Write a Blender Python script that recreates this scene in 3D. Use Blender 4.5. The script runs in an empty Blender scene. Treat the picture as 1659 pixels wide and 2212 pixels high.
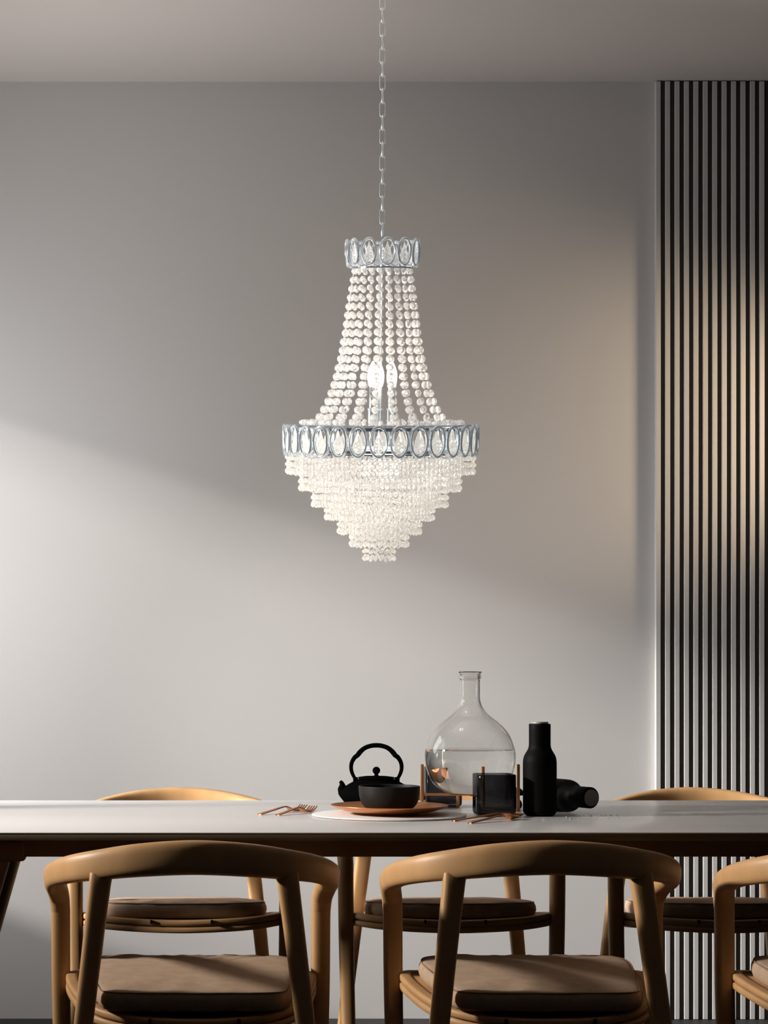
import bpy, math, random
from mathutils import Vector, Matrix
random.seed(7)
SC = bpy.context.scene
COL = SC.collection
PI = math.pi
F, VX, VY, CAMH = 5000.0, 300.0, 1412.0, 1.11      # focal length (px), principal point (px), camera height

def P(px, py, d):                                   # point on the photo at depth d -> world
    return Vector(((px - VX) * d / F, d, CAMH - (py - VY) * d / F))

# ------------------------------------------------------------------ materials
def newmat(name):
    m = bpy.data.materials.new(name); m.use_nodes = True
    nt = m.node_tree; nt.nodes.clear()
    out = nt.nodes.new('ShaderNodeOutputMaterial')
    return m, nt, out

def pbsdf(name, col, rough=0.5, metal=0.0, spec=0.5, bump=None, var=None, coat=0.0, emit=None):
    m, nt, out = newmat(name)
    b = nt.nodes.new('ShaderNodeBsdfPrincipled')
    b.inputs['Base Color'].default_value = (*col, 1)
    b.inputs['Roughness'].default_value = rough
    b.inputs['Metallic'].default_value = metal
    b.inputs['Specular IOR Level'].default_value = spec
    b.inputs['Coat Weight'].default_value = coat
    if emit:
        b.inputs['Emission Color'].default_value = (*emit[0], 1); b.inputs['Emission Strength'].default_value = emit[1]
    nt.links.new(b.outputs[0], out.inputs[0])
    tc = nt.nodes.new('ShaderNodeTexCoord')
    if var:                                          # (scale xyz, amount)
        mp = nt.nodes.new('ShaderNodeMapping'); mp.inputs['Scale'].default_value = var[0]
        n = nt.nodes.new('ShaderNodeTexNoise'); n.inputs['Scale'].default_value = 1.0; n.inputs['Detail'].default_value = 4
        r = nt.nodes.new('ShaderNodeMapRange')
        r.inputs['From Min'].default_value = 0.3; r.inputs['From Max'].default_value = 0.7
        r.inputs['To Min'].default_value = 1 - var[1]; r.inputs['To Max'].default_value = 1 + var[1]
        mx = nt.nodes.new('ShaderNodeMix'); mx.data_type = 'RGBA'; mx.blend_type = 'MULTIPLY'; mx.inputs[0].default_value = 1
        mx.inputs[6].default_value = (*col, 1)
        nt.links.new(tc.outputs['Object'], mp.inputs[0]); nt.links.new(mp.outputs[0], n.inputs['Vector'])
        nt.links.new(n.outputs[0], r.inputs['Value']); nt.links.new(r.outputs[0], mx.inputs[7])
        nt.links.new(mx.outputs[2], b.inputs['Base Color'])
    if bump:                                         # (scale, strength, distance)
        n = nt.nodes.new('ShaderNodeTexNoise'); n.inputs['Scale'].default_value = bump[0]; n.inputs['Detail'].default_value = 3
        bp = nt.nodes.new('ShaderNodeBump'); bp.inputs['Strength'].default_value = bump[1]; bp.inputs['Distance'].default_value = bump[2]
        nt.links.new(tc.outputs['Object'], n.inputs['Vector']); nt.links.new(n.outputs[0], bp.inputs['Height'])
        nt.links.new(bp.outputs[0], b.inputs['Normal'])
    return m

def glassmat(name, col, ior=1.5, rough=0.0):
    m, nt, out = newmat(name)
    g = nt.nodes.new('ShaderNodeBsdfGlass')
    g.inputs['Color'].default_value = (*col, 1); g.inputs['IOR'].default_value = ior; g.inputs['Roughness'].default_value = rough
    nt.links.new(g.outputs[0], out.inputs[0])
    return m

def crystalmat(name, tint, frost=0.42, glow=0.0):
    m, nt, out = newmat(name)
    g = nt.nodes.new('ShaderNodeBsdfGlass'); g.inputs['Color'].default_value = (*tint, 1); g.inputs['IOR'].default_value = 1.6; g.inputs['Roughness'].default_value = 0.03
    d = nt.nodes.new('ShaderNodeBsdfDiffuse'); d.inputs['Color'].default_value = (*tint, 1)
    t = nt.nodes.new('ShaderNodeBsdfTranslucent'); t.inputs['Color'].default_value = (*tint, 1)
    a = nt.nodes.new('ShaderNodeMixShader'); a.inputs[0].default_value = 0.5
    nt.links.new(d.outputs[0], a.inputs[1]); nt.links.new(t.outputs[0], a.inputs[2])
    b = nt.nodes.new('ShaderNodeMixShader'); b.inputs[0].default_value = frost
    nt.links.new(g.outputs[0], b.inputs[1]); nt.links.new(a.outputs[0], b.inputs[2])
    if glow:  # faint self-glow replaces lamp light the crystal would catch
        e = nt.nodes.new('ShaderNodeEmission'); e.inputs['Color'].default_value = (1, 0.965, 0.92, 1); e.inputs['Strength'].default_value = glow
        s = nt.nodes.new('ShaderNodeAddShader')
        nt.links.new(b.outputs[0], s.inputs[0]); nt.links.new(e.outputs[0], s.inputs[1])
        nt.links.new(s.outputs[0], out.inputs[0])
    else:
        nt.links.new(b.outputs[0], out.inputs[0])
    return m

def emitmat(name, col, s):
    m, nt, out = newmat(name)
    e = nt.nodes.new('ShaderNodeEmission'); e.inputs['Color'].default_value = (*col, 1); e.inputs['Strength'].default_value = s
    nt.links.new(e.outputs[0], out.inputs[0])
    return m

M = {
    'wall': pbsdf('wall_plaster', (0.60, 0.585, 0.575), 0.9, spec=0.2, bump=(260, 0.08, 0.002)),
    'ceiling': pbsdf('ceiling_plaster', (0.66, 0.62, 0.60), 0.95, spec=0.1),
    'floor': pbsdf('dark_floor', (0.022, 0.021, 0.021), 0.55, spec=0.3, var=((3, 1.5, 3), 0.2)),
    'slat': pbsdf('grey_slat', (0.58, 0.565, 0.55), 0.75, spec=0.2),
    'slatback': pbsdf('black_backing', (0.065, 0.058, 0.053), 0.9, spec=0.1),
    'oak': pbsdf('oiled_oak', (0.48, 0.275, 0.122), 0.46, spec=0.35, var=((14, 14, 1.6), 0.13), bump=(60, 0.04, 0.002)),
    'darkoak': pbsdf('dark_oak', (0.095, 0.048, 0.023), 0.5, spec=0.3, var=((2, 14, 14), 0.14)),  # dark brown oak of apron, corner blocks and table legs
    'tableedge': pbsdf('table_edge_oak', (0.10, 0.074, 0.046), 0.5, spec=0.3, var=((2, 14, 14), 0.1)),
    'white': pbsdf('white_laminate', (0.74, 0.73, 0.73), 0.27, spec=0.5),
    'fabric': pbsdf('taupe_fabric', (0.40, 0.285, 0.20), 0.95, spec=0.1, bump=(900, 0.35, 0.001), var=((40, 40, 40), 0.08)),
    'piping': pbsdf('taupe_piping', (0.24, 0.165, 0.115), 0.95, spec=0.1),
    'iron': pbsdf('black_iron', (0.0025, 0.0025, 0.0025), 0.9, spec=0.0, bump=(300, 0.15, 0.001)),
    'bowl': pbsdf('black_stoneware', (0.014, 0.0135, 0.013), 0.5, spec=0.18),
    'grinder': pbsdf('black_rubber', (0.0018, 0.0018, 0.0018), 0.6, spec=0.07),
    'steel': pbsdf('brushed_steel', (0.55, 0.54, 0.53), 0.4, metal=0.6),
    'lidshade': pbsdf('shaded_grey_lid', (0.16, 0.15, 0.14), 0.6, spec=0.2),  # lid out of the light: its shade is put into this darker grey
    'copper': pbsdf('satin_copper', (0.66, 0.28, 0.105), 0.34, metal=0.85, spec=0.4),
    'copperstand': pbsdf('copper_bar', (0.72, 0.34, 0.15), 0.4, metal=0.7),
    'placemat': pbsdf('white_stone_disc', (0.78, 0.77, 0.76), 0.4, spec=0.3),
    'glass': glassmat('clear_glass', (0.985, 0.985, 0.98), 1.45),
    'water': glassmat('water', (0.985, 0.988, 0.985), 1.333),
    'smoke': glassmat('smoked_glass', (0.47, 0.47, 0.48), 1.45),
    'salt': pbsdf('salt', (0.5, 0.49, 0.48), 0.3, spec=0.5),
    'chrome': pbsdf('chrome', (0.80, 0.85, 0.89), 0.10, metal=0.95, emit=((0.80, 0.88, 0.93), 0.05)),  # faint emission stands in for bright reflections in the metal
    'oval': pbsdf('polished_chrome_glow', (0.82, 0.88, 0.92), 0.10, metal=0.88, emit=((0.78, 0.87, 0.93), 0.13)),  # pale blue reflections put in as emission
    'chain': pbsdf('glowing_chain', (0.85, 0.87, 0.88), 0.15, metal=0.9, emit=((0.85, 0.87, 0.88), 0.16)),  # links glow a little in place of reflected light
    'pin': pbsdf('silver_wire', (0.80, 0.74, 0.64), 0.3, metal=1.0),
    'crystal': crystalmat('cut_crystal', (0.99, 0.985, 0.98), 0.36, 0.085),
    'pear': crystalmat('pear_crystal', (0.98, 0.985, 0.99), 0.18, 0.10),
    'pearlit': crystalmat('pear_crystal_lit', (0.99, 0.97, 0.93), 0.25, 0.16),  # lit copy of the pear crystal: bulb light put into tint and glow
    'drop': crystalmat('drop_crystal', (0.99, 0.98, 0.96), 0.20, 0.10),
    'bulb': emitmat('lit_bulb', (1.0, 0.93, 0.82), 3.2),
    'frame': pbsdf('window_frame_white', (0.6, 0.6, 0.6), 0.5),
}

# ------------------------------------------------------------------ mesh helpers
def mk(name, V, Fc, mat, parent=None, smooth=35, mi=None, loc=None):
    me = bpy.data.meshes.new(name)
    me.from_pydata([tuple(v) for v in V], [], Fc)
    mats = mat if isinstance(mat, (list, tuple)) else [mat]
    for m in mats: me.materials.append(m)
    if mi: me.polygons.foreach_set('material_index', mi)
    if smooth:
        me.polygons.foreach_set('use_smooth', [True] * len(me.polygons))
        me.set_sharp_from_angle(angle=math.radians(smooth))
    me.update()
    o = bpy.data.objects.new(name, me); COL.objects.link(o)
    if parent: o.parent = parent
    if loc is not None: o.location = loc
    return o

def tag(o, label=None, cat=None, group=None, kind=None):
    if label: o['label'] = label
    if cat: o['category'] = cat
    if group: o['group'] = group
    if kind: o['kind'] = kind
    return o

def empty(name, loc, label, cat, rz=0.0, group=None):
    o = bpy.data.objects.new(name, None); COL.objects.link(o)
    o.location = loc; o.rotation_euler = (0, 0, rz); o.empty_display_size = 0.05
    return tag(o, label, cat, group)

class G:                                             # geometry collector
    def __init__(s): s.v, s.f, s.m = [], [], []
    def add(s, V, Fc, m=0):
        o = len(s.v); s.v += [Vector(v) for v in V]; s.f += [tuple(i + o for i in f) for f in Fc]; s.m += [m] * len(Fc)
        return s
    def box(s, x0, x1, y0, y1, z0, z1, m=0):
        V = [(x, y, z) for z in (z0, z1) for y in (y0, y1) for x in (x0, x1)]
        return s.add(V, [(0, 2, 3, 1), (4, 5, 7, 6), (0, 1, 5, 4), (2, 6, 7, 3), (0, 4, 6, 2), (1, 3, 7, 5)], m)
    def xf(s, mat):
        s.v = [mat @ v for v in s.v]; return s
    def build(s, name, mat, parent=None, smooth=35, loc=None):
        return mk(name, s.v, s.f, mat, parent, smooth, s.m if isinstance(mat, (list, tuple)) else None, loc)

def bbox(x0, x1, y0, y1, z0, z1, b=0.003, n=3):       # bevelled box: rounded on all edges
    g = G(); nx = 4 * n
    def ring(z, ins):
        pts = []
        for cx, cy, a0 in ((x1 - b, y1 - b, 0), (x0 + b, y1 - b, PI / 2), (x0 + b, y0 + b, PI), (x1 - b, y0 + b, 1.5 * PI)):
            for k in range(n + 1):
                a = a0 + PI / 2 * k / n
                r = b - ins
                pts.append((cx + r * math.cos(a), cy + r * math.sin(a), z))
        return pts
    rings = []
    for k in range(n + 1):
        a = PI / 2 * k / n
        rings.append(ring(z0 + b - b * math.cos(a), b - b * math.sin(a)))
    for k in range(n + 1):
        a = PI / 2 * k / n
        rings.append(ring(z1 - b + b * math.sin(a), b - b * math.cos(a)))
    return loft(g, rings)

def loft(g, rings, closed=False, cap=True, m=0):
    n = len(rings[0]); o = len(g.v)
    V = [p for r in rings for p in r]; Fc = []
    R = len(rings)
    for i in range(R if closed else R - 1):
        j = (i + 1) % R
        for k in range(n):
            l = (k + 1) % n
            Fc.append((i * n + k, i * n + l, j * n + l, j * n + k))
    if cap and not closed:
        Fc.append(tuple(range(n - 1, -1, -1))); Fc.append(tuple((R - 1) * n + k for k in range(n)))
    g.add(V, Fc, m)
    return g

def lathe(g, prof, segs=48, c=(0, 0, 0), m=0, closed=False):
    # prof: (r, z) going so that normals face out when z rises along the outside
    pr = [(max(r, 1e-5), z) for r, z in prof]
    rings = [[(c[0] + r * math.cos(2 * PI * k / segs), c[1] + r * math.sin(2 * PI * k / segs), c[2] + z) for k in range(segs)] for r, z in pr]
    return loft(g, rings, closed=closed, cap=not closed, m=m)

def crom(pts, n, closed=False):                       # Catmull-Rom through tuples
    out = []; N = len(pts)
    segs = N if closed else N - 1
    for i in range(segs):
        def g(k):
            return pts[k % N] if closed else (pts[k] if 0 <= k < N else None)
        p1, p2 = g(i), g(i + 1)
        p0 = g(i - 1) or tuple(2 * a - b for a, b in zip(p1, p2))
        p3 = g(i + 2) or tuple(2 * a - b for a, b in zip(p2, p1))
        for k in range(n):
            t = k / n
            out.append(tuple(0.5 * (2 * b + (c - a) * t + (2 * a - 5 * b + 4 * c - d) * t * t + (3 * b - a - 3 * c + d) * t ** 3) for a, b, c, d in zip(p0, p1, p2, p3)))
    if not closed: out.append(tuple(pts[-1]))
    return out

def sweep(g, pts, up, segs=20, ex=2.0, closed=False, transport=True, m=0, cap=True):
    # pts: (x,y,z,hw,hh)
    N = len(pts); C = [Vector(p[:3]) for p in pts]
    T = []
    for i in range(N):
        a = C[(i - 1) % N] if closed or i > 0 else C[i]
        b = C[(i + 1) % N] if closed or i < N - 1 else C[i]
        T.append((b - a).normalized())
    u = Vector(up); rings = []
    u = (u - T[0] * u.dot(T[0])).normalized()
    for i in range(N):
        if transport and i > 0:
            q = T[i - 1].rotation_difference(T[i]); u = q @ u
        if not transport: u = Vector(up)
        u = (u - T[i] * u.dot(T[i])).normalized()
        s = T[i].cross(u)
        hw, hh = pts[i][3], pts[i][4]; ring = []
        for k in range(segs):
            a = 2 * PI * k / segs; ca, sa = math.cos(a), math.sin(a)
            x = math.copysign(abs(ca) ** (2 / ex), ca) * hw; z = math.copysign(abs(sa) ** (2 / ex), sa) * hh
            ring.append(C[i] + s * x + u * z)
        rings.append(ring)
    return loft(g, rings, closed=closed, cap=cap, m=m)

def tube(g, a, b, r, segs=8, m=0):
    a, b = Vector(a), Vector(b); d = (b - a).normalized()
    up = (0, 0, 1) if abs(d.z) < 0.9 else (1, 0, 0)
    return sweep(g, [(*a, r, r), (*b, r, r)], up, segs, m=m)

# ------------------------------------------------------------------ room shell
WY, ZC, WX = 7.04, 2.849, -1.12
XR = 3.1
struct = lambda g, n, mat, sm=0: tag(g.build(n, mat, None, sm), kind='structure')
struct(G().box(WX - 0.2, XR + 0.2, WY, WY + 0.15, -0.05, ZC + 0.1), 'wall_back', M['wall'])
struct(G().box(-3.3, XR + 0.2, -0.6, WY + 0.15, -0.06, 0.0), 'floor', M['floor'])
struct(G().box(-3.3, XR + 0.2, -0.6, WY + 0.15, ZC, ZC + 0.08), 'ceiling', M['ceiling'])
WY0, WY1, WZ0, WZ1 = 5.38, 6.98, 0.56, 2.13            # window opening in the left wall
g = G()
g.box(WX - 0.12, WX, 5.26, WY0, 0, ZC); g.add([(x, y, z) for z in (0, ZC) for x, y in ((WX - .06, 5.27), (WX - .06, 5.33), (-3.3, 4.91), (-3.3, 4.85))], [(3, 2, 1, 0), (4, 5, 6, 7), (0, 1, 5, 4), (1, 2, 6, 5), (2, 3, 7, 6), (3, 0, 4, 7)]); g.box(-3.3, -3.2, -0.6, 4.87, 0, ZC); g.box(WX - 0.12, WX, WY1, WY, 0, ZC)  # alcove and slanted return are added, shaped around the sun and side fill
g.box(WX - 0.12, WX, WY0, WY1, 0, WZ0); g.box(WX - 0.12, WX, WY0, WY1, WZ1, ZC)
struct(g, 'wall_left', M['wall'])
g = G()
for a, b in ((WY0, WY0 + 0.04), (WY1 - 0.04, WY1)): g.box(WX - 0.09, WX - 0.03, a, b, WZ0, WZ1)
g.box(WX - 0.09, WX - 0.03, WY0 + 0.04, WY1 - 0.04, WZ0, WZ0 + 0.04); g.box(WX - 0.09, WX - 0.03, WY0 + 0.04, WY1 - 0.04, WZ1 - 0.04, WZ1)
struct(g, 'window_1', M['frame'])

# slatted panel on the back wall
YF = 7.018
X0 = (1413 - VX) * WY / F + 0.001
root = empty('slatted_wall_panel', (X0, WY, 0), 'tall grey vertical slat panel with black gaps at the right of the wall', 'wall panel')
g = G().box(0.004, XR - X0, -0.0145, -0.001, 0.0, ZC - 0.002)
g.build('backing_board', M['slatback'], root, 0)
g = G(); pitch = 20.37 * YF / F; w = 10.2 * YF / F; k = 0
while X0 + k * pitch < XR - 0.03:
    o = bbox(k * pitch, k * pitch + w, YF - WY, -0.001 if k == 0 else -0.0135, 0.001, ZC - 0.003, 0.0008, 1)
    g.add(o.v, o.f); k += 1
g.build('slat_facing', M['slat'], root, 0)

# ------------------------------------------------------------------ table
TZ, TN, TF, TX0, TX1 = 0.743, 4.754, 5.79, -0.47, 2.04
root = empty('dining_table', ((TX0 + TX1) / 2, (TN + TF) / 2, 0), 'long white-topped dining table with dark wooden edge and apron', 'table')
L, W = (TX1 - TX0) / 2, (TF - TN) / 2
bbox(-L, L, -W, W, TZ - 0.0025, TZ, 0.001, 2).build('tabletop_surface', M['white'], root, 30)
bbox(-L, L, -W, W, TZ - 0.0175, TZ - 0.0027, 0.002, 2).build('tabletop_edge', M['tableedge'], root, 30)
g = G(); AZ0, AZ1 = 0.6885, TZ - 0.0177
for s in (-1, 1):
    g.box(-L + 0.05, L - 0.05, min(s * (W - 0.05), s * (W - 0.075)), max(s * (W - 0.05), s * (W - 0.075)), AZ0, AZ1)
    g.box(min(s * (L - 0.05), s * (L - 0.075)), max(s * (L - 0.05), s * (L - 0.075)), -W + 0.075, W - 0.075, AZ0, AZ1)
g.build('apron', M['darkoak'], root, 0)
for sx in (-1, 1):
    for sy in (-1, 1):
        xa, xb = sorted((sx * (L - 0.03), sx * (L - 0.235))); ya, yb = sorted((sy * (W - 0.048), sy * (W - 0.15)))
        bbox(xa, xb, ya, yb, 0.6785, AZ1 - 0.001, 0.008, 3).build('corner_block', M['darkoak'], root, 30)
        cx, cy = sx * (L - 0.165), sy * (W - 0.1)
        # round tapered leg, splayed outwards
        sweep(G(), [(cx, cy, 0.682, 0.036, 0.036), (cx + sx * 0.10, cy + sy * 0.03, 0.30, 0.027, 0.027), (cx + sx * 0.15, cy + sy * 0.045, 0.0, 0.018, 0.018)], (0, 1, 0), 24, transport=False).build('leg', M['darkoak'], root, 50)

# ------------------------------------------------------------------ chairs
def make_chair(loc, label, rz, group):
    root = empty('dining_armchair', loc, label, 'chair', rz, group)
    half = [(0, -.335, .7225, .016, .0330), (.10, -.3215, .7165, .0165, .0320), (.18, -.286, .7045, .018, .0295), (.236, -.228, .691, .0195, .0270),
            (.268, -.15, .674, .0205, .0245), (.2765, -.08, .657, .0212, .0232), (.2745, -.033, .641, .0212, .0220), (.2685, -.006, .615, .0205, .0212), (.266, 0, .585, .0196, .0196)]
    full = [(-a, b, c, d, e) for a, b, c, d, e in reversed(half[1:])] + half
    pts = crom(full, 7)
    mid = len(pts) // 2
    right = sweep(G(), pts[mid:], (0, .10, 1), 28, 3.0, cap=False)
    n = 28; rg = [right.v[i * n:(i + 1) * n] for i in range(len(pts) - mid)]
    rg[0] = [Vector((0, v.y, v.z)) for v in rg[0]]
    # left half mirrored so that both ends keep the same section
    lg = [[Vector((-v.x, v.y, v.z)) for v in r] for r in rg]
    g = loft(G(), list(reversed(lg[1:])) + rg)
    g.build('arm_rail', M['oak'], root, 60)
    for s in (-1, 1):
        g = sweep(G(), crom([(s * .266, 0, .589, .0196, .0196), (s * .2645, 0, .40, .0190, .0190), (s * .259, 0, .18, .0175, .0175), (s * .255, 0, 0, .0155, .0155)], 5), (0, 1, 0), 28, 3.0, transport=False)
        g.build('leg', M['oak'], root, 50)
        g = sweep(G(), crom([(s * .1765, -.284, .698, .022, .008), (s * .1785, -.2865, .684, .0226, .0120), (s * .1812, -.2905, .664, .0212, .0172), (s * .196, -.302, .54, .0196, .0192), (s * .212, -.317, .40, .0186, .0186), (s * .234, -.335, .19, .0165, .0165), (s * .254, -.35, 0, .0145, .0145)], 5), (0, 1, 0), 24, 4.2, transport=False)
        g.build('leg', M['oak'], root, 50)
    rh = [(0, .062, .449), (.10, .057, .4515), (.18, .043, .456), (.232, .015, .461), (.243, -.03, .459), (.233, -.11, .450), (.212, -.19, .438), (.178, -.255, .426), (.12, -.298, .418), (.05, -.314, .4145)]
    ring = rh + [(0, -.316, .414)] + [(-a, b, c) for a, b, c in reversed(rh[1:])]
    for dz in (-.0085, -.0255):
        g = sweep(G(), crom([(a, b, c + dz, .0115, .0078) for a, b, c in ring], 5, True), (0, 0, 1), 14, 4, closed=True, transport=False)
        g.build('seat_rail', M['oak'], root, 50)
    # slightly dished panel that carries the cushion
    rr = crom(ring, 4, True)
    def inner(f, dz): return [((a) * f, -.127 + (b + .127) * f, c + dz) for a, b, c in rr]
    loft(G(), [inner(.2, -.020), inner(.6, -.019), inner(.955, -.016), inner(.955, -.006), inner(.6, -.009), inner(.2, -.010)]).build('seat_panel', M['oak'], root, 40)
    # cushion: rounded D-shaped pad, wider at the front
    ch = [(0, .049), (.10, .047), (.165, .040), (.203, .018), (.216, -.02), (.214, -.07), (.205, -.14), (.195, -.21), (.188, -.262), (.178, -.296), (.150, -.309), (.08, -.313)]
    co = ch + [(0, -.314)] + [(-a, b) for a, b in reversed(ch[1:])]
    co = crom(co, 5, True); cc = (0, -.13)
    prof = [(.30, 0.0), (.85, 0.0), (.955, .0025), (.985, .008), (1.0, .018), (.996, .028), (.984, .0345), (.966, .0385), (.93, .0405), (.86, .0425), (.70, .0445), (.45, .0455), (.15, .046)]
    rnd = random.Random(3)
    rings = []
    for f, z in prof:
        r = []
        for x, y in co:
            X = x * f; Y = cc[1] + (y - cc[1]) * f
            base = .448 + .082 * Y - .004 * (1 - (X / .22) ** 2) * max(0, Y / .05)
            ang = math.atan2(y - cc[1], x)
            wr = 0.0
            if f > .6:                                 # puckers near the front corners and sides
                wr = .0016 * math.sin(ang * 23 + 1.3 * math.sin(ang * 7)) * max(0, math.sin(ang)) * (1 if z > .03 else .5)
                wr += .0008 * math.sin(ang * 11 + 2)
            r.append((X * (1 + wr), Y, base + z + (wr * 1.2 if z > .03 else 0)))
        rings.append(r)
    cu = loft(G(), rings).build('cushion', M['fabric'], root, 60)
    pr = [(x * .974, cc[1] + (y - cc[1]) * .974) for x, y in co]
    g = sweep(G(), [(x, y, .448 + .082 * y - .004 * (1 - (x / .22) ** 2) * max(0, y / .05) + .0378, .0016, .0016) for x, y in pr], (0, 0, 1), 6, closed=True, transport=False)
    g.build('piping', M['piping'], cu, 60)
    for x, y, z in ((-.075, .0735, .444), (.075, .0735, .444), (-.085, -.3225, .408), (.085, -.3225, .408)):
        bbox(x - .003, x + .003, y - .004, y + .003, z - .004, z + .006, .001, 1).build('strap_loop', M['grinder'], cu, 30)
    return root

def copy_tree(o, parent=None):
    c = o.copy(); COL.objects.link(c); c.parent = parent
    for ch in list(o.children): copy_tree(ch, c)
    return c
DN, DF = 4.733, 5.811
CX = (.106, .785, 1.463)
first = make_chair((CX[0], DN, 0), 'oak armchair seen from behind at the near side of the table, left one', 0, 'oak armchairs around the table')
specs = [(CX[1], DN, 0, 'oak armchair seen from behind at the near side, middle one below the kettle and carafe'),
         (CX[2], DN, 0, 'oak armchair at the near side cut off by the right edge of the photo'),
         (CX[0], DF, PI, 'oak armchair facing us across the table, behind the left near chair'),
         (CX[1], DF, PI, 'oak armchair facing us across the table, the middle one of the far side'),
         (CX[2], DF, PI, 'oak armchair facing us across the table, in front of the slat panel')]
for x, y, rz, lab in specs:
    c = copy_tree(first); c.location = (x, y, 0); c.rotation_euler = (0, 0, rz); c['label'] = lab

# ------------------------------------------------------------------ things on the table
T = TZ + 0.0003
# placemat
d = 5.234; X = (840 - VX) * d / F
tag(lathe(G(), [(0.168, 0), (0.1725, 0.0006), (0.174, 0.002), (0.1735, 0.0036), (0.172, 0.0042), (0.05, 0.0042)], 96).build('round_placemat', M['placemat'], None, 40, (X, d, T)),
    'round thin white placemat disc under the copper plate', 'placemat')
# copper plate
PX = (841 - VX) * d / F; PZ = T + 0.0044
pr = [(0.0, 0.0006), (0.058, 0.0006), (0.060, 0.0), (0.066, 0.0), (0.069, 0.0018), (0.095, 0.0062), (0.115, 0.0115), (0.1275, 0.0165), (0.1318, 0.0192), (0.1324, 0.0203), (0.1316, 0.0208), (0.128, 0.0192), (0.115, 0.0140), (0.095, 0.0090), (0.075, 0.0062), (0.04, 0.0058), (0, 0.0058)]
tag(lathe(G(), crom(pr, 3), 96).build('copper_plate', M['copper'], None, 30, (PX, d, PZ)), 'shallow round copper plate under the black bowl', 'plate')
# bowl
BZ = PZ + 0.0061
pr = [(0.0, 0.001), (0.036, 0.001), (0.038, 0), (0.042, 0), (0.044, 0.003), (0.054, 0.008), (0.0612, 0.016), (0.0655, 0.026), (0.0683, 0.040), (0.0691, 0.054), (0.0691, 0.0565), (0.0682, 0.0575), (0.0668, 0.0565), (0.066, 0.050), (0.064, 0.034), (0.058, 0.018), (0.046, 0.009), (0.02, 0.006), (0, 0.006)]
tag(lathe(G(), crom(pr, 3), 80).build('stoneware_bowl', M['bowl'], None, 40, (PX, d, BZ)), 'matte black round bowl standing on the copper plate', 'bowl')

# cast iron kettle
d = 5.5; KX = (813 - VX) * d / F; s = d / F
root = empty('kettle', (KX, d, T), 'black cast iron kettle with arched handle behind the bowl', 'kettle')
pr = [(0, 0.002), (0.052, 0.002), (0.054, 0), (0.062, 0), (0.068, 0.004), (0.079, 0.017), (0.0875, 0.028), (0.0905, 0.0335), (0.0895, 0.0385), (0.080, 0.0475), (0.066, 0.0565), (0.055, 0.0625), (0.047, 0.0660), (0.044, 0.0680), (0.0, 0.0685)]
lathe(G(), pr, 64).build('body', M['iron'], root, 40)
g = lathe(G(), [(0, 0.0688), (0.041, 0.0688), (0.0435, 0.0705), (0.0437, 0.0718), (0.042, 0.0735), (0.030, 0.0752), (0.014, 0.076), (0.0, 0.0765)], 64)
lid = g.build('lid', M['iron'], root, 40)
pr = [(0, 0.076), (0.006, 0.076), (0.0045, 0.079), (0.0045, 0.0815)] + [(0.0092 * math.sin(a), 0.0890 - 0.0092 * math.cos(a)) for a in [0.5 + k * (PI - 0.5) / 12 for k in range(13)]]
lathe(G(), pr, 32).build('knob', M['iron'], lid, 40)
q = lambda px, py: ((px - 813) * s, 0.743 + 0.367 - (py - VY) * s - T)
sp = [(747, 1716, 17), (740, 1706, 13.5), (739.5, 1697.5, 9), (738, 1691.5, 6), (734.5, 1687.8, 4.4)]
g = sweep(G(), crom([(q(x, y)[0], 0, q(x, y)[1], r * s * .8, r * s) for x, y, r in sp], 6), (0, 1, 0), 20, transport=False)
g.build('spout', M['iron'], root, 50)
hp = [(-44, 1685, 3.4), (-49.5, 1676, 3.8), (-53.5, 1666, 4.1), (-54.6, 1656, 4.3), (-52.6, 1646, 4.5), (-47, 1636.5, 4.9), (-40.5, 1631.2, 5.3), (-36.5, 1626, 5.6), (-30, 1619.5, 5.2), (-22, 1614.4, 5.0), (-11, 1611, 5.0), (0, 1610, 5.1)]
hp = hp + [(-x, y, r) for x, y, r in reversed(hp[:-1])]
g = sweep(G(), crom([(q(813 + x, y)[0], 0, q(813 + x, y)[1], r * s, r * s * 1.1) for x, y, r in hp], 5), (0, 1, 0), 18, 2.4, transport=False)
g.build('handle', M['iron'], root, 60)
for sx in (-1, 1):
    bbox(sx * .0495 - .0055, sx * .0495 + .0055, -.006, .006, .056, .0735, .002, 2).build('handle_lug', M['iron'], root, 40)

# copper carafe stand
CD = 5.405; CXc = (1015.5 - VX) * CD / F
root = empty('carafe_stand', (CXc, CD, T), 'copper four-post stand holding the glass carafe', 'stand')
posts = [(-.1118, 0.003), (.1118, -.003), (.0135, -.1105), (-.0135, .1105)]
g = G()
BT = 0.0405
for (xa, ya), (xb, yb) in ((posts[0], posts[1]), (posts[2], posts[3])):
    a, b = Vector((xa, ya, BT - .0028)), Vector((xb, yb, BT - .0028))
    sweep(g, [(*a, .0032, .0027), (*b, .0032, .0027)], (0, 0, 1), 16, 6)
g.build('cross_bar', M['copperstand'], root, 40)
for x, y in posts:
    bbox(x - .0036, x + .0036, y - .0036, y + .0036, 0, .1085, .0008, 2).build('post', M['copperstand'], root, 30)

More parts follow.
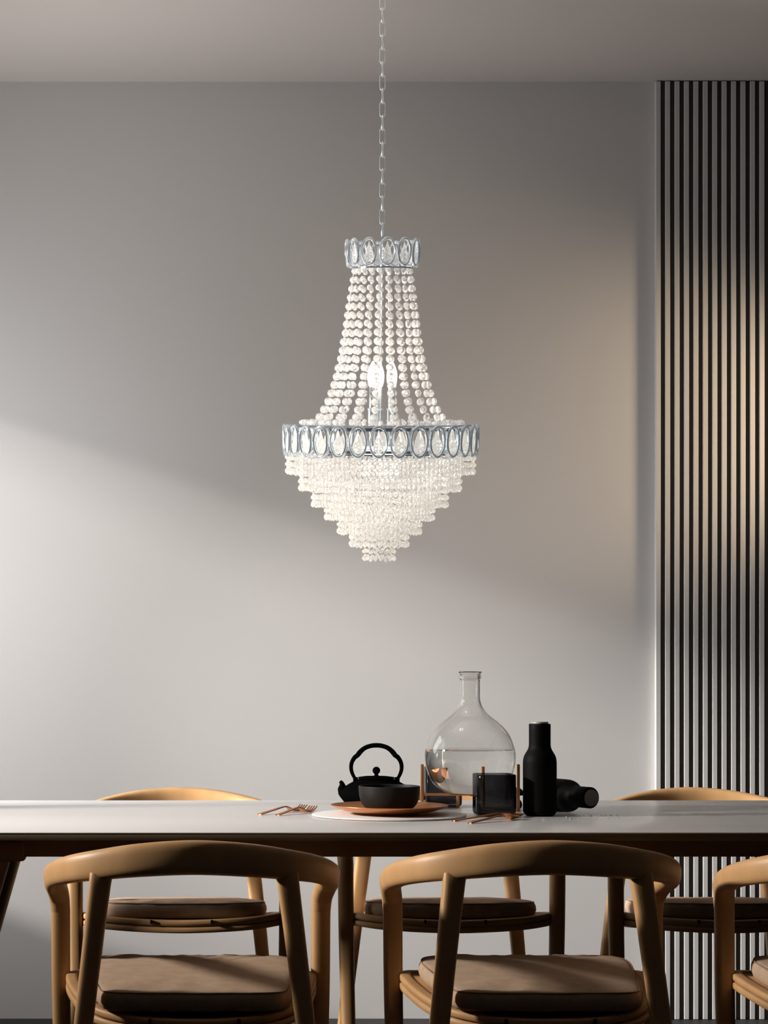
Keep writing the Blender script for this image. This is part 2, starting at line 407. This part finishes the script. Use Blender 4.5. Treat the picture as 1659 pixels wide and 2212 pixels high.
# carafe (glass shell + water)
cs = CD / F
zz = lambda py: (1714.2 - py) * cs
outer = [(1714.2, 40), (1713.2, 50), (1710, 59), (1700, 74), (1688, 83.5), (1670, 91.5), (1650, 96.3), (1632, 97.5), (1619, 96), (1600, 90), (1580, 79.5), (1560, 60), (1545, 41), (1530, 28.2), (1514, 22.3), (1495, 21.6), (1472, 21.6), (1467, 22.6), (1464.5, 24.4), (1461, 24.2), (1458.5, 22.6), (1456, 22.9), (1453, 24.8), (1451.2, 24.3)]
po = crom([(r * cs, zz(y)) for y, r in outer], 4)
TH = 0.0030
def inset(p, t):
    out = []
    for i in range(len(p)):
        a = p[max(i - 1, 0)]; b = p[min(i + 1, len(p) - 1)]
        dx, dz = b[0] - a[0], b[1] - a[1]; l = math.hypot(dx, dz) or 1
        out.append((p[i][0] - dz / l * t, p[i][1] + dx / l * t))
    return out
body = [p for p in po if p[1] < zz(1473)]
pi = [p for p in inset(body, TH) if p[0] > 0.001]
pin = [(r, z) for r, z in pi if z > TH * .9]
top = [((21.6) * cs - TH, zz(1462)), (21.8 * cs - TH, zz(1454)), (22.6 * cs - TH * .6, zz(1451.6))]
shell = [(0.0, 0.0015), (0.030, 0.0008)] + po + list(reversed(top)) + list(reversed(pin)) + [(0.0, TH + .0012)]
root = empty('glass_carafe', (CXc, CD, T + BT + .0002), 'large round clear glass carafe half full of water on the copper stand', 'carafe')
lathe(G(), shell, 96).build('glass_shell', M['glass'], root, 60)
WL = zz(1619.5)
wp = [(0.0, TH + .0008)] + [(r + .0004, z - .0003) for r, z in pin if z < WL] 
rw = [r for r, z in pin if z >= WL][0] + .0004
wp += [(rw, WL), (0.0, WL)]
lathe(G(), wp, 96).build('water', M['water'], root, 50)

# smoked glass cups: square with rounded corners
def rrect(w, dp, r, z, n=8):
    pts = []
    for cx, cy, a0 in ((w / 2 - r, dp / 2 - r, 0), (-w / 2 + r, dp / 2 - r, PI / 2), (-w / 2 + r, -dp / 2 + r, PI), (w / 2 - r, -dp / 2 + r, 1.5 * PI)):
        for k in range(n + 1):
            a = a0 + PI / 2 * k / n
            pts.append((cx + r * math.cos(a), cy + r * math.sin(a), z))
    return pts
def cup(loc, w, h, label, rz=0):
    t = 0.0042
    rings = [rrect(w - .022, w - .022, .008, 0), rrect(w - .008, w - .008, .013, .002), rrect(w - .001, w - .001, .016, .007), rrect(w, w, .016, .013), rrect(w, w, .016, h - .002), rrect(w - .001, w - .001, .016, h - .0006), rrect(w - t, w - t, .0145, h), rrect(w - 2 * t + .001, w - 2 * t + .001, .013, h - .0006),
             rrect(w - 2 * t, w - 2 * t, .0125, h - .002), rrect(w - 2 * t, w - 2 * t, .0125, .018), rrect(w - 2 * t - .004, w - 2 * t - .004, .011, .012), rrect(w - .03, w - .03, .008, .0095)]
    o = loft(G(), rings).build('smoked_glass_tumbler', M['smoke'], None, 50, loc)
    o.rotation_euler = (0, 0, rz)
    return tag(o, label, 'glass', 'smoked glass tumblers beside the carafe')
d = 5.243; cup(((1067.5 - VX) * d / F, d, T), .0880, .0945, 'square smoked glass tumbler in front of the copper carafe stand', .03)
d = 5.560; cup(((956.5 - VX) * d / F, d, T), .0865, .0945, 'square smoked glass tumbler behind the carafe, next to the bowl', -.04)

# grinders
def grinder(label, mat_lid):
    root = empty('bottle_grinder', (0, 0, 0), label, 'grinder', 0, 'black bottle-shaped grinders')
    k = 5.24 / F
    z = lambda py: (1763 - py) * k
    lo = [(0, 0), (24, 0), (29.5, 1.2), (33.5, 4.5), (35.6, 9.5), (36.2, 16), (36.2, 78.2)]
    lathe(G(), crom([(r * k, h * k) for r, h in lo], 3) + [(35.6 * k, 78.6 * k), (0, 78.6 * k)], 64).build('body', M['grinder'], root, 40)
    hi = [(35.6, 78.9), (36.2, 79.5), (36.2, 112), (35.8, 119), (34.3, 127), (31, 134), (27.4, 140), (24.7, 145.5), (23.6, 151), (23.3, 158), (23.3, 197.5)]
    lathe(G(), [(0, 78.7 * k)] + crom([(r * k, h * k) for r, h in hi], 3) + [(22.9 * k, 198.2 * k), (20.5 * k, 198.3 * k), (0, 198.3 * k)], 64).build('grinder_head', M['grinder'], root, 40)
    o = lathe(G(), [(0, 198.4 * k), (17.6 * k, 198.4 * k), (18.2 * k, 199.2 * k), (18.2 * k, 202.2 * k), (17.5 * k, 203 * k), (0, 203 * k)], 48).build('lid', mat_lid, root, 40)
    o['label'] = 'grey disc lid'
    return root
d = 5.24; r1 = grinder('tall black bottle-shaped grinder standing upright with light grey lid', M['steel'])
r1.location = ((1166 - VX) * d / F, d, T)
r2 = grinder('black bottle-shaped grinder lying on its side behind the upright one', M['lidshade'])
capc = P(1278.5, 1725, 5.27); ax = Vector((.45, -.893, 0)).normalized()
LZ = T + 36.2 * 5.24 / F + .0002
r2.rotation_euler = ax.to_track_quat('Z', 'Y').to_euler()
r2.location = Vector((capc.x, capc.y, LZ)) - ax * (203 * 5.24 / F)

# unclear dark shape, built as a small knobbed pot, between the carafe and the upright grinder
d = 5.475
g = lathe(G(), [(0, 0), (.013, 0), (.0163, .004), (.0172, .010), (.0158, .0165), (.012, .0215), (.0065, .0245), (.005, .028), (.0065, .0305), (.0225, .032), (.0245, .034), (.024, .0385), (.019, .0425), (.014, .0475), (.008, .0505), (0, .0515)], 40)
tag(g.build('knobbed_iron_pot', M['iron'], None, 40, ((1112 - VX) * d / F, d, T)), 'small black knobbed pot half hidden between carafe stand and upright grinder', 'pot')

# cutlery
def strip(g, pts, th):                                # pts: (x, z, halfwidth, y offset) along the tool, flat strip with thickness
    rings = []
    for x, z, hw, y in pts:
        rings.append([(x, y - hw, z), (x, y + hw, z), (x, y + hw * .9, z + th), (x, y - hw * .9, z + th)])
    return loft(g, rings)
def place_tool(o, a, b):
    a, b = Vector(a), Vector(b); dv = b - a
    o.location = a; o.rotation_euler = (0, 0, math.atan2(dv.y, dv.x))
def fork(a, b, lab):
    Lf = (Vector(b) - Vector(a)).length
    g = strip(G(), crom([(0, .0006, .0042, 0), (.02 * Lf, .0008, .0052, 0), (.30 * Lf, .0068, .0044, 0), (.52 * Lf, .0116, .0034, 0), (.60 * Lf, .0112, .0034, 0), (.67 * Lf, .0068, .0065, 0), (.74 * Lf, .0022, .0105, 0), (.81 * Lf, .0008, .0112, 0)], 5), .0026)
    for i in range(4):
        y = (i - 1.5) * .0063
        strip(g, crom([(.80 * Lf, .0008, .0021, y), (.86 * Lf, .0015, .0018, y), (.93 * Lf, .0050, .0015, y), (Lf, .0115, .0010, y)], 4), .0020)
    o = g.build('dessert_fork', M['copper'], None, 40); place_tool(o, a, b)
    return tag(o, lab, 'fork', 'copper forks left of the plate')
def spoon(a, b, lab):
    Lf = (Vector(b) - Vector(a)).length
    g = strip(G(), crom([(0, .0006, .0040, 0), (.02 * Lf, .0008, .0050, 0), (.35 * Lf, .0058, .0042, 0), (.58 * Lf, .0095, .0032, 0), (.66 * Lf, .0090, .0034, 0), (.70 * Lf, .0078, .0045, 0)], 5), .0026)
    cx, a1, b1, hh = .845 * Lf, .158 * Lf, .0150, .0070
    rings = []
    for sgn, fs in ((1, (.12, .35, .6, .8, .93, 1.0)), (-1, (.97, .9, .75, .5, .25, .08))):
        for f in fs:
            z = .0004 + hh * f ** 2.2 + (0 if sgn > 0 else .0013)
            rings.append([(cx + a1 * f * math.cos(t), b1 * f * math.sin(t), z + .0035 * f * max(0, -math.cos(t))) for t in [2 * PI * k / 32 for k in range(32)]])
    loft(g, rings)
    o = g.build('teaspoon', M['copper'], None, 40); place_tool(o, a, b)
    return tag(o, lab, 'spoon', 'copper spoons right of the placemat')
def onT(px, py):
    dd = (CAMH - T) * F / (py - VY); return ((px - VX) * dd / F, dd, T)
fork(onT(561, 1760.5), onT(656, 1750), 'copper fork lying at the left of the pair beside the placemat')
o = fork(onT(600, 1762), onT(677, 1752.5), 'copper fork whose tines are nearest the placemat, right of the pair')
spoon(onT(1015.5, 1779), onT(1119, 1769), 'copper spoon lying in front, nearer the table edge')
spoon(onT(981, 1774.5), onT(1131, 1764.5), 'copper spoon lying behind the other, its handle nearest the placemat')

# spilled salt
g = G(); rs = random.Random(5)
for cx, cy, n, sx, sy in ((1172, 1770, 2, 8, 1.5), (1212, 1769, 8, 22, 3.5), (1238, 1767, 10, 14, 3.5), (1305, 1769, 16, 24, 3), (1290, 1762, 26, 45, 2), (1330, 1766, 14, 40, 3)):
    for _ in range(n):
        p = onT(cx + rs.uniform(-sx, sx), cy + rs.uniform(-sy, sy)); r = rs.choice((.0004, .0005, .0007, .0011)) if cx > 1250 else rs.choice((.0008, .0012, .0019))
        pts = [(p[0] + r * 1.1 * math.cos(PI / 3 * k + r * 900), p[1] + r * math.sin(PI / 3 * k + r * 900), T + r * .7) for k in range(6)]
        b = [(p[0] + (x - p[0]) * .7, p[1] + (y - p[1]) * .7, T) for x, y, z in pts]; t = [(p[0] + (x - p[0]) * .5, p[1] + (y - p[1]) * .5, T + r * 1.4) for x, y, z in pts]
        loft(g, [b, pts, t])
tag(g.build('salt_grains', M['salt'], None, 20), 'coarse white salt grains spilled on the table before the grinders', 'salt', kind='stuff')

# ------------------------------------------------------------------ chandelier
CHD = 5.272; SCL = F / CHD
CHX = (826.5 - VX) / SCL
def zy(py): return (545 - py) / SCL                  # local height, photo row -> metres below the crown
R = lambda px: px / SCL
TILT = math.radians(6.5)
HZ = CAMH + (VY - 545) / SCL
root = empty('crystal_chandelier', (CHX, CHD, HZ), 'tall crystal empire chandelier with chrome oval bands hanging on a chain', 'chandelier')
frame = root
root.rotation_euler = (TILT, 0, 0)
UT = Matrix.Rotation(-TILT, 3, 'X')

BEAD_V, BEAD_F = [], []
for rr_, zz_ in ((.45, .62), (.92, .30), (1.0, 0), (.92, -.30), (.45, -.62)):
    for k in range(8):
        a = 2 * PI * (k + (.5 if abs(zz_) == .30 else 0)) / 8
        BEAD_V.append(Vector((rr_ * math.cos(a), zz_, rr_ * math.sin(a))))
for i in range(4):
    for k in range(8):
        l = (k + 1) % 8
        a, b, c, d2 = i * 8 + k, i * 8 + l, (i + 1) * 8 + l, (i + 1) * 8 + k
        if i in (0, 2): BEAD_F += [(a, b, d2), (b, c, d2)] if i == 0 else [(a, b, c), (a, c, d2)]
        else: BEAD_F += [(a, b, c), (a, c, d2)] if i == 1 else [(a, b, d2), (b, c, d2)]
BEAD_F += [tuple(range(8)), tuple(range(39, 31, -1))]
BEAD_F = [tuple(reversed(f)) for f in BEAD_F]
BS_V = [Vector((r * math.cos(2 * PI * k / 6 + o), z, r * math.sin(2 * PI * k / 6 + o))) for r, z, o in ((.55, .85, 0), (1, 0, .5), (.55, -.85, 0)) for k in range(6)]
BS_F = [tuple(range(5, -1, -1)), tuple(range(12, 18))]
for i in range(2):
    for k in range(6):
        l = (k + 1) % 6; BS_F.append((i * 6 + k, i * 6 + l, (i + 1) * 6 + l, (i + 1) * 6 + k))
BS_F = [f if len(f) == 6 else tuple(f) for f in BS_F]

def bead(g, c, r, yaw, small=False, stretch=1.0, pitch=0.0):
    mt = Matrix.Rotation(yaw, 3, 'Z') @ Matrix.Rotation(pitch, 3, 'X')
    V, Fc = (BS_V, BS_F) if small else (BEAD_V, BEAD_F)
    g.add([Vector(c) + mt @ Vector((v.x * r, v.y * r, v.z * r * stretch)) for v in V], Fc, 0)

# chain and ceiling cup (hangs plumb)
chain = G()
zt, zb = ZC - HZ - 0.03, zy(512)
pit = 29.0 / SCL; n = int((zt - zb) / pit) + 1
def link(g, zc, rot, hl, hw):
    pts = []
    for k in range(20):
        a = 2 * PI * k / 20; ca, sa = math.cos(a), math.sin(a)
        x = math.copysign(abs(ca) ** .75, ca) * hw; z = sa * hw + math.copysign(hl - hw, sa) if abs(sa) > 1e-6 else 0
        p = Matrix.Rotation(rot, 3, 'Z') @ Vector((x, 0, 0))
        pts.append((p.x, p.y, zc + z, .00135, .00135))
    nrm = Matrix.Rotation(rot, 3, 'Z') @ Vector((0, 1, 0))
    sweep(g, pts, nrm, 6, closed=True, transport=False)
for i in range(n):
    link(chain, zb + pit * (i + .5), .18 if i % 2 else 1.28, pit * .5 + .0022, .0062)
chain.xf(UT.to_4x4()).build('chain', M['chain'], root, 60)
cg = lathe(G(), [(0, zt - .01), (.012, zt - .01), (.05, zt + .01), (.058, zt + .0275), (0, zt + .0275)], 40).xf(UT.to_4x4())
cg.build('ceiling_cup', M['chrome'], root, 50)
g = lathe(G(), [(0, zy(522)), (.004, zy(522)), (.003, zy(514)), (0.0015, zy(510)), (0, zy(510))], 12)
tube(g, (0, 0, zy(905)), (0, 0, zy(520)), .0014, 10)
g.build('centre_rod', M['chrome'], root, 60)
# small crown plate with arms
g = lathe(G(), [(R(60), zy(581)), (R(67), zy(581)), (R(67), zy(578.5)), (R(60), zy(578.5))], 64, closed=True)
for k in range(4):
    a = PI / 4 + PI / 2 * k
    tube(g, (0, 0, zy(578)), (R(60) * math.cos(a), R(60) * math.sin(a), zy(579)), .002, 8)
lathe(g, [(0, zy(585)), (.006, zy(585)), (.006, zy(572)), (0, zy(572))], 16)
g.build('crown_ring', M['chrome'], root, 40)

def oval(rad, zc, hw, hh, ang, band, crystal, depth=.010, lean=0.0):
    # flat elliptical chrome band with a pear crystal hung inside
    ns = 36; rings = []
    c = Vector((rad * math.sin(ang), -rad * math.cos(ang), zc)); rot = Matrix.Rotation(ang, 3, 'Z') @ Matrix.Rotation(lean, 3, 'X')
    for k in range(ns):
        a = 2 * PI * k / ns; ca, sa = math.cos(a), math.sin(a)
        o1, i1 = Vector((ca * hw, 0, sa * hh)), Vector((ca * (hw - band * .66), 0, sa * (hh - band)))
        e = depth / 2
        mixp = lambda t, y: o1 + (i1 - o1) * t + Vector((0, y, 0))
        sec = [mixp(0, e * .1), mixp(.05, -e * .45), mixp(.28, -e * .85), mixp(.55, -e), mixp(.80, -e * .80), mixp(.97, -e * .35), mixp(1, e * .3), mixp(.55, e * .8)]
        rings.append([c + rot @ v for v in sec])
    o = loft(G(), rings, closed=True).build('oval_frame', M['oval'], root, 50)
    g = G(); H = (hh - band) * .93; Wd = (hw - band * .62) * .80
    prof = [(0.02, 1.0), (.22, .62), (.62, .12), (.95, -.30), (.88, -.66), (.50, -.90), (.05, -.98)]
    rg = []
    for i, (r, z) in enumerate(prof):
        rg.append([c + rot @ Vector((r * Wd * math.cos(2 * PI * (k + .5 * (i % 2)) / 8), r * Wd * .42 * math.sin(2 * PI * (k + .5 * (i % 2)) / 8), z * H)) for k in range(8)])
    V = [p for r in rg for p in r]; Fc = []
    for i in range(len(rg) - 1):
        for k in range(8):
            l = (k + 1) % 8; a, b, cc, dd = i * 8 + k, i * 8 + l, (i + 1) * 8 + l, (i + 1) * 8 + k
            Fc += [(a, b, dd), (b, cc, dd)] if i % 2 else [(a, b, cc), (a, cc, dd)]
    Fc += [tuple(range(7, -1, -1)), tuple((len(rg) - 1) * 8 + k for k in range(8))]
    g.add(V, [tuple(reversed(f)) for f in Fc])
    g.build('pear_crystal', crystal, o, 0)
for k in range(12):
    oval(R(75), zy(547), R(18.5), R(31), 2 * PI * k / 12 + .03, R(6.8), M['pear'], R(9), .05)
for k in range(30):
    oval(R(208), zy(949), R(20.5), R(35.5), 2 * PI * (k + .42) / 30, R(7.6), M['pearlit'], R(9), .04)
# main ring: two bands, top plate and inner mirror drum
g = G()
for za, zb2, r0 in ((927, 920, 202), (974, 968, 202)):
    lathe(g, [(R(r0 - 5), zy(za)), (R(r0), zy(za)), (R(r0), zy(zb2)), (R(r0 - 5), zy(zb2))], 96, closed=True)
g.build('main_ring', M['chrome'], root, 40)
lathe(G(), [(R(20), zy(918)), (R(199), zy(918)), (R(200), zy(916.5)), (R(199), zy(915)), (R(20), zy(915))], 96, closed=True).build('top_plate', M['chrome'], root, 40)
g = lathe(G(), [(R(30), zy(978)), (R(203), zy(978)), (R(203), zy(975)), (R(30), zy(975))], 96, closed=True)
for k in range(24):
    a = 2 * PI * k / 24
    lathe(g, [(0, zy(978)), (R(4), zy(978)), (R(4), zy(984)), (0, zy(988))][::-1], 8, (R(120) * math.cos(a), R(120) * math.sin(a), 0))
g.build('drop_plate', M['chrome'], root, 40)
# bulbs on holders
for i, a in enumerate((-52, 62, 185)):
    r0 = R(25); a = math.radians(a); c = (r0 * math.sin(a), -r0 * math.cos(a), 0)
    k = 'candle_holder'
    g = lathe(G(), [(0, zy(914)), (R(9.5), zy(914)), (R(9.5), zy(884)), (R(11), zy(883)), (R(11), zy(881)), (R(7.5), zy(880)), (R(7.5), zy(836)), (R(6), zy(834)), (0, zy(834))], 24, c)
    o = g.build('candle_holder', M['chrome'], root, 40)
    pr = [(0, 834), (7, 834), (10, 826), (11.5, 815), (11, 803), (8, 792), (4.5, 784), (1.5, 779), (0, 778)]
    lathe(G(), crom([(R(r), zy(y)) for r, y in pr], 3), 24, c).build('candle_bulb', M['bulb'], o, 60)

# long strands between crown and main ring
path = [(62, 585), (66, 610), (71, 645), (77, 690), (82, 730), (89, 770), (98, 810), (109, 845), (121, 875), (137, 901), (150, 911)]
def strand_path(N):
    p = crom([(R(r), zy(y)) for r, y in path], 12)
    L_ = [0]
    for a, b in zip(p, p[1:]): L_.append(L_[-1] + math.hypot(b[0] - a[0], b[1] - a[1]))
    out = []
    for i in range(N):
        s_ = L_[-1] * i / (N - 1)
        j = max(k for k in range(len(p)) if L_[k] <= s_ + 1e-9); j = min(j, len(p) - 2)
        t = (s_ - L_[j]) / (L_[j + 1] - L_[j]); out.append((p[j][0] + (p[j + 1][0] - p[j][0]) * t, p[j][1] + (p[j + 1][1] - p[j][1]) * t))
    return out
SP = strand_path(19)
rb = random.Random(11)
variants = []
for v in range(4):
    g = G()
    for i, (r, z) in enumerate(SP):
        bead(g, (rb.uniform(-.001, .001), -r, z), R(6.4 + 2.0 * min(1, i / 9)), rb.uniform(-.9, .9), pitch=rb.uniform(-.25, .25))
        if i:
            tube(g, (0, -SP[i - 1][0], SP[i - 1][1]), (0, -r, z), .0004, 4, 1)
    variants.append(g)
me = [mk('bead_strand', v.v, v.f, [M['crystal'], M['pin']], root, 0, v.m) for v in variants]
NS = 21
for k in range(NS):
    if k < 4: o = me[k]
    else:
        o = me[k % 4].copy(); COL.objects.link(o)
    o.parent = root; o.rotation_euler = (0, 0, 2 * PI * (k + .3) / NS)

# tiers of short drop strands below
tiers = [(203, 1017, 116), (174, 1053, 98), (146, 1088, 82), (117, 1117, 66), (89, 1148, 50), (62, 1176, 35), (33, 1206, 18)]
step = 14.6
parts_left = 100; rest = G(); prev_bottom = 978
# strands that show largest: those of the lower tiers plus the front of the outer ones
jobs = []
for ti, (r, yb, n) in enumerate(tiers):
    top_y = 982 if ti < 2 else tiers[ti - 2][1] - 22
    for k in range(n):
        jobs.append((ti, r, yb, 2 * PI * (k + .5 * (ti % 2)) / n, top_y))
def score(j):
    front = -math.cos(j[3]) * -1
    return (math.cos(j[3]) > -.05, j[0], math.cos(j[3]))
order = sorted(range(len(jobs)), key=lambda i: score(jobs[i]), reverse=True)
quota = {6: 18, 5: 20, 4: 20, 3: 16, 2: 12, 1: 8, 0: 6}; single = set()
for i in order:
    t = jobs[i][0]
    if quota[t] > 0: single.add(i); quota[t] -= 1
proto = {}
def drop_geo(r, yb, top_y, rs):
    g = G(); y = yb + rs.uniform(-1.6, 1.6); i = 0
    pts = []
    while y > top_y:
        pts.append(y); y -= step
    for i, y in enumerate(pts):
        rr2 = R(4.7 if i else 4.5)
        bead(g, (rs.uniform(-.0006, .0006), -R(r), zy(y)), rr2, rs.uniform(-.8, .8), True, 1.0 if i else 1.5, rs.uniform(-.2, .2))
    tube(g, (0, -R(r), zy(pts[0])), (0, -R(r), zy(pts[-1] - 8)), .00028, 4, 1)
    return g
rs = random.Random(21)
for i, (ti, r, yb, a, ty) in enumerate(jobs):
    if i in single:
        if (ti, i % 3) not in proto:
            g = drop_geo(r, yb, ty, rs)
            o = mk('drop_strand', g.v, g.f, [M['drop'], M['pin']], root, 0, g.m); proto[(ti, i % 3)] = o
        else:
            o = proto[(ti, i % 3)].copy(); COL.objects.link(o)
        o.rotation_euler = (0, 0, a)
    else:
        g = drop_geo(r, yb, ty, rs); g.xf(Matrix.Rotation(a, 4, 'Z'))
        off = len(rest.v); rest.v += g.v; rest.f += [tuple(x + off for x in f) for f in g.f]; rest.m += g.m
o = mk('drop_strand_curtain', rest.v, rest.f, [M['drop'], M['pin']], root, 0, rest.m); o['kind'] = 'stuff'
# loose bead garland lying round the top plate
g = G()
for k in range(64):
    a = 2 * PI * k / 64
    bead(g, (R(172 + rb.uniform(-12, 12)) * math.sin(a), -R(172 + rb.uniform(-12, 12)) * math.cos(a), zy(910)), R(5.2), rb.uniform(0, 3), True)
mk('bead_garland', g.v, g.f, [M['crystal'], M['pin']], root, 0, g.m)

# ------------------------------------------------------------------ lights
def lamp(name, kind, loc, energy, color=(1, 1, 1), size=None, size_y=None, dirv=None, radius=None, spread=None):
    l = bpy.data.lights.new(name, kind); l.energy = energy; l.color = color
    if kind == 'AREA':
        l.size = size
        if size_y: l.shape = 'RECTANGLE'; l.size_y = size_y
        if spread: l.spread = spread
    if kind == 'SUN': l.angle = size
    if radius is not None: l.shadow_soft_size = radius
    o = bpy.data.objects.new(name, l); COL.objects.link(o); o.location = loc
    if dirv is not None: o.rotation_euler = Vector(dirv).to_track_quat('-Z', 'Z').to_euler()
    return o
lamp('sun', 'SUN', (-6, 4, 5), 6.2, (1.0, 0.955, 0.90), math.radians(6.0), dirv=(1, .19, -.37))
lamp('window_skylight', 'AREA', (WX + .03, 6.2, 1.60), 9.0, (.98, .985, 1), .9, .95, (1, .6, -.2))
lamp('window_skylight_low', 'AREA', (WX + .025, 5.86, 1.30), 5.8, (.98, .985, 1), 1.5, .95, (1, .9, 0), spread=math.radians(130))
lamp('wall_fill', 'AREA', (-1.0, 5.78, 0.9), 5.0, (1.0, .98, .96), .30, .30, (1, .36, -.06), spread=math.radians(66))  # added fill without a real source, brightens the lower right wall
o = lamp('side_fill', 'SPOT', (-2.7, 4.80, 2.0), 900, (1.0, 0.94, 0.87), dirv=(1, .09, -.145), radius=.14)  # added unseen spot, lights chairs and table from the left
o.data.spot_size = math.radians(68); o.data.spot_blend = 1.0
lamp('ceiling_fill', 'AREA', (-.75, 5.9, 1.40), 2.6, (1.0, 0.93, 0.88), .5, .5, (.50, 0, 1), spread=math.radians(95))  # added uplight in place of bounced sun, brightens the ceiling
o = lamp('wall_glow', 'SPOT', (2.66, 6.62, 1.80), 74, (1.0, 0.77, 0.53), dirv=(-.86, .40, .0), radius=.10)
o.data.spot_size = math.radians(62); o.data.spot_blend = 1.0
def inroot(p): return root.matrix_basis @ Vector(p)
bpy.context.view_layer.update()
lamp('bulb_light', 'POINT', inroot((0, -.01, zy(806))), 1.6, (1.0, 0.86, 0.68), radius=.03)
lamp('drum_light', 'POINT', inroot((0, 0, zy(1000))), 0.9, (1.0, 0.92, 0.80), radius=.05)

w = bpy.data.worlds.new('room_world'); SC.world = w; w.use_nodes = True
w.node_tree.nodes['Background'].inputs[0].default_value = (1.0, 0.96, 0.93, 1)
w.node_tree.nodes['Background'].inputs[1].default_value = 0.014

# ------------------------------------------------------------------ camera
cam = bpy.data.cameras.new('camera'); co = bpy.data.objects.new('camera', cam); COL.objects.link(co)
co.location = (0, 0, CAMH); co.rotation_euler = (PI / 2, 0, 0)
cam.sensor_fit = 'HORIZONTAL'; cam.sensor_width = 36; cam.lens = F / 1659 * 36
cam.shift_x = (829.5 - VX) / 1659; cam.shift_y = (VY - 1106) / 1659
cam.clip_start = 0.05; cam.clip_end = 60
SC.camera = co
SC.view_settings.view_transform = 'Standard'
SC.view_settings.look = 'None'
SC.view_settings.exposure = 0.0
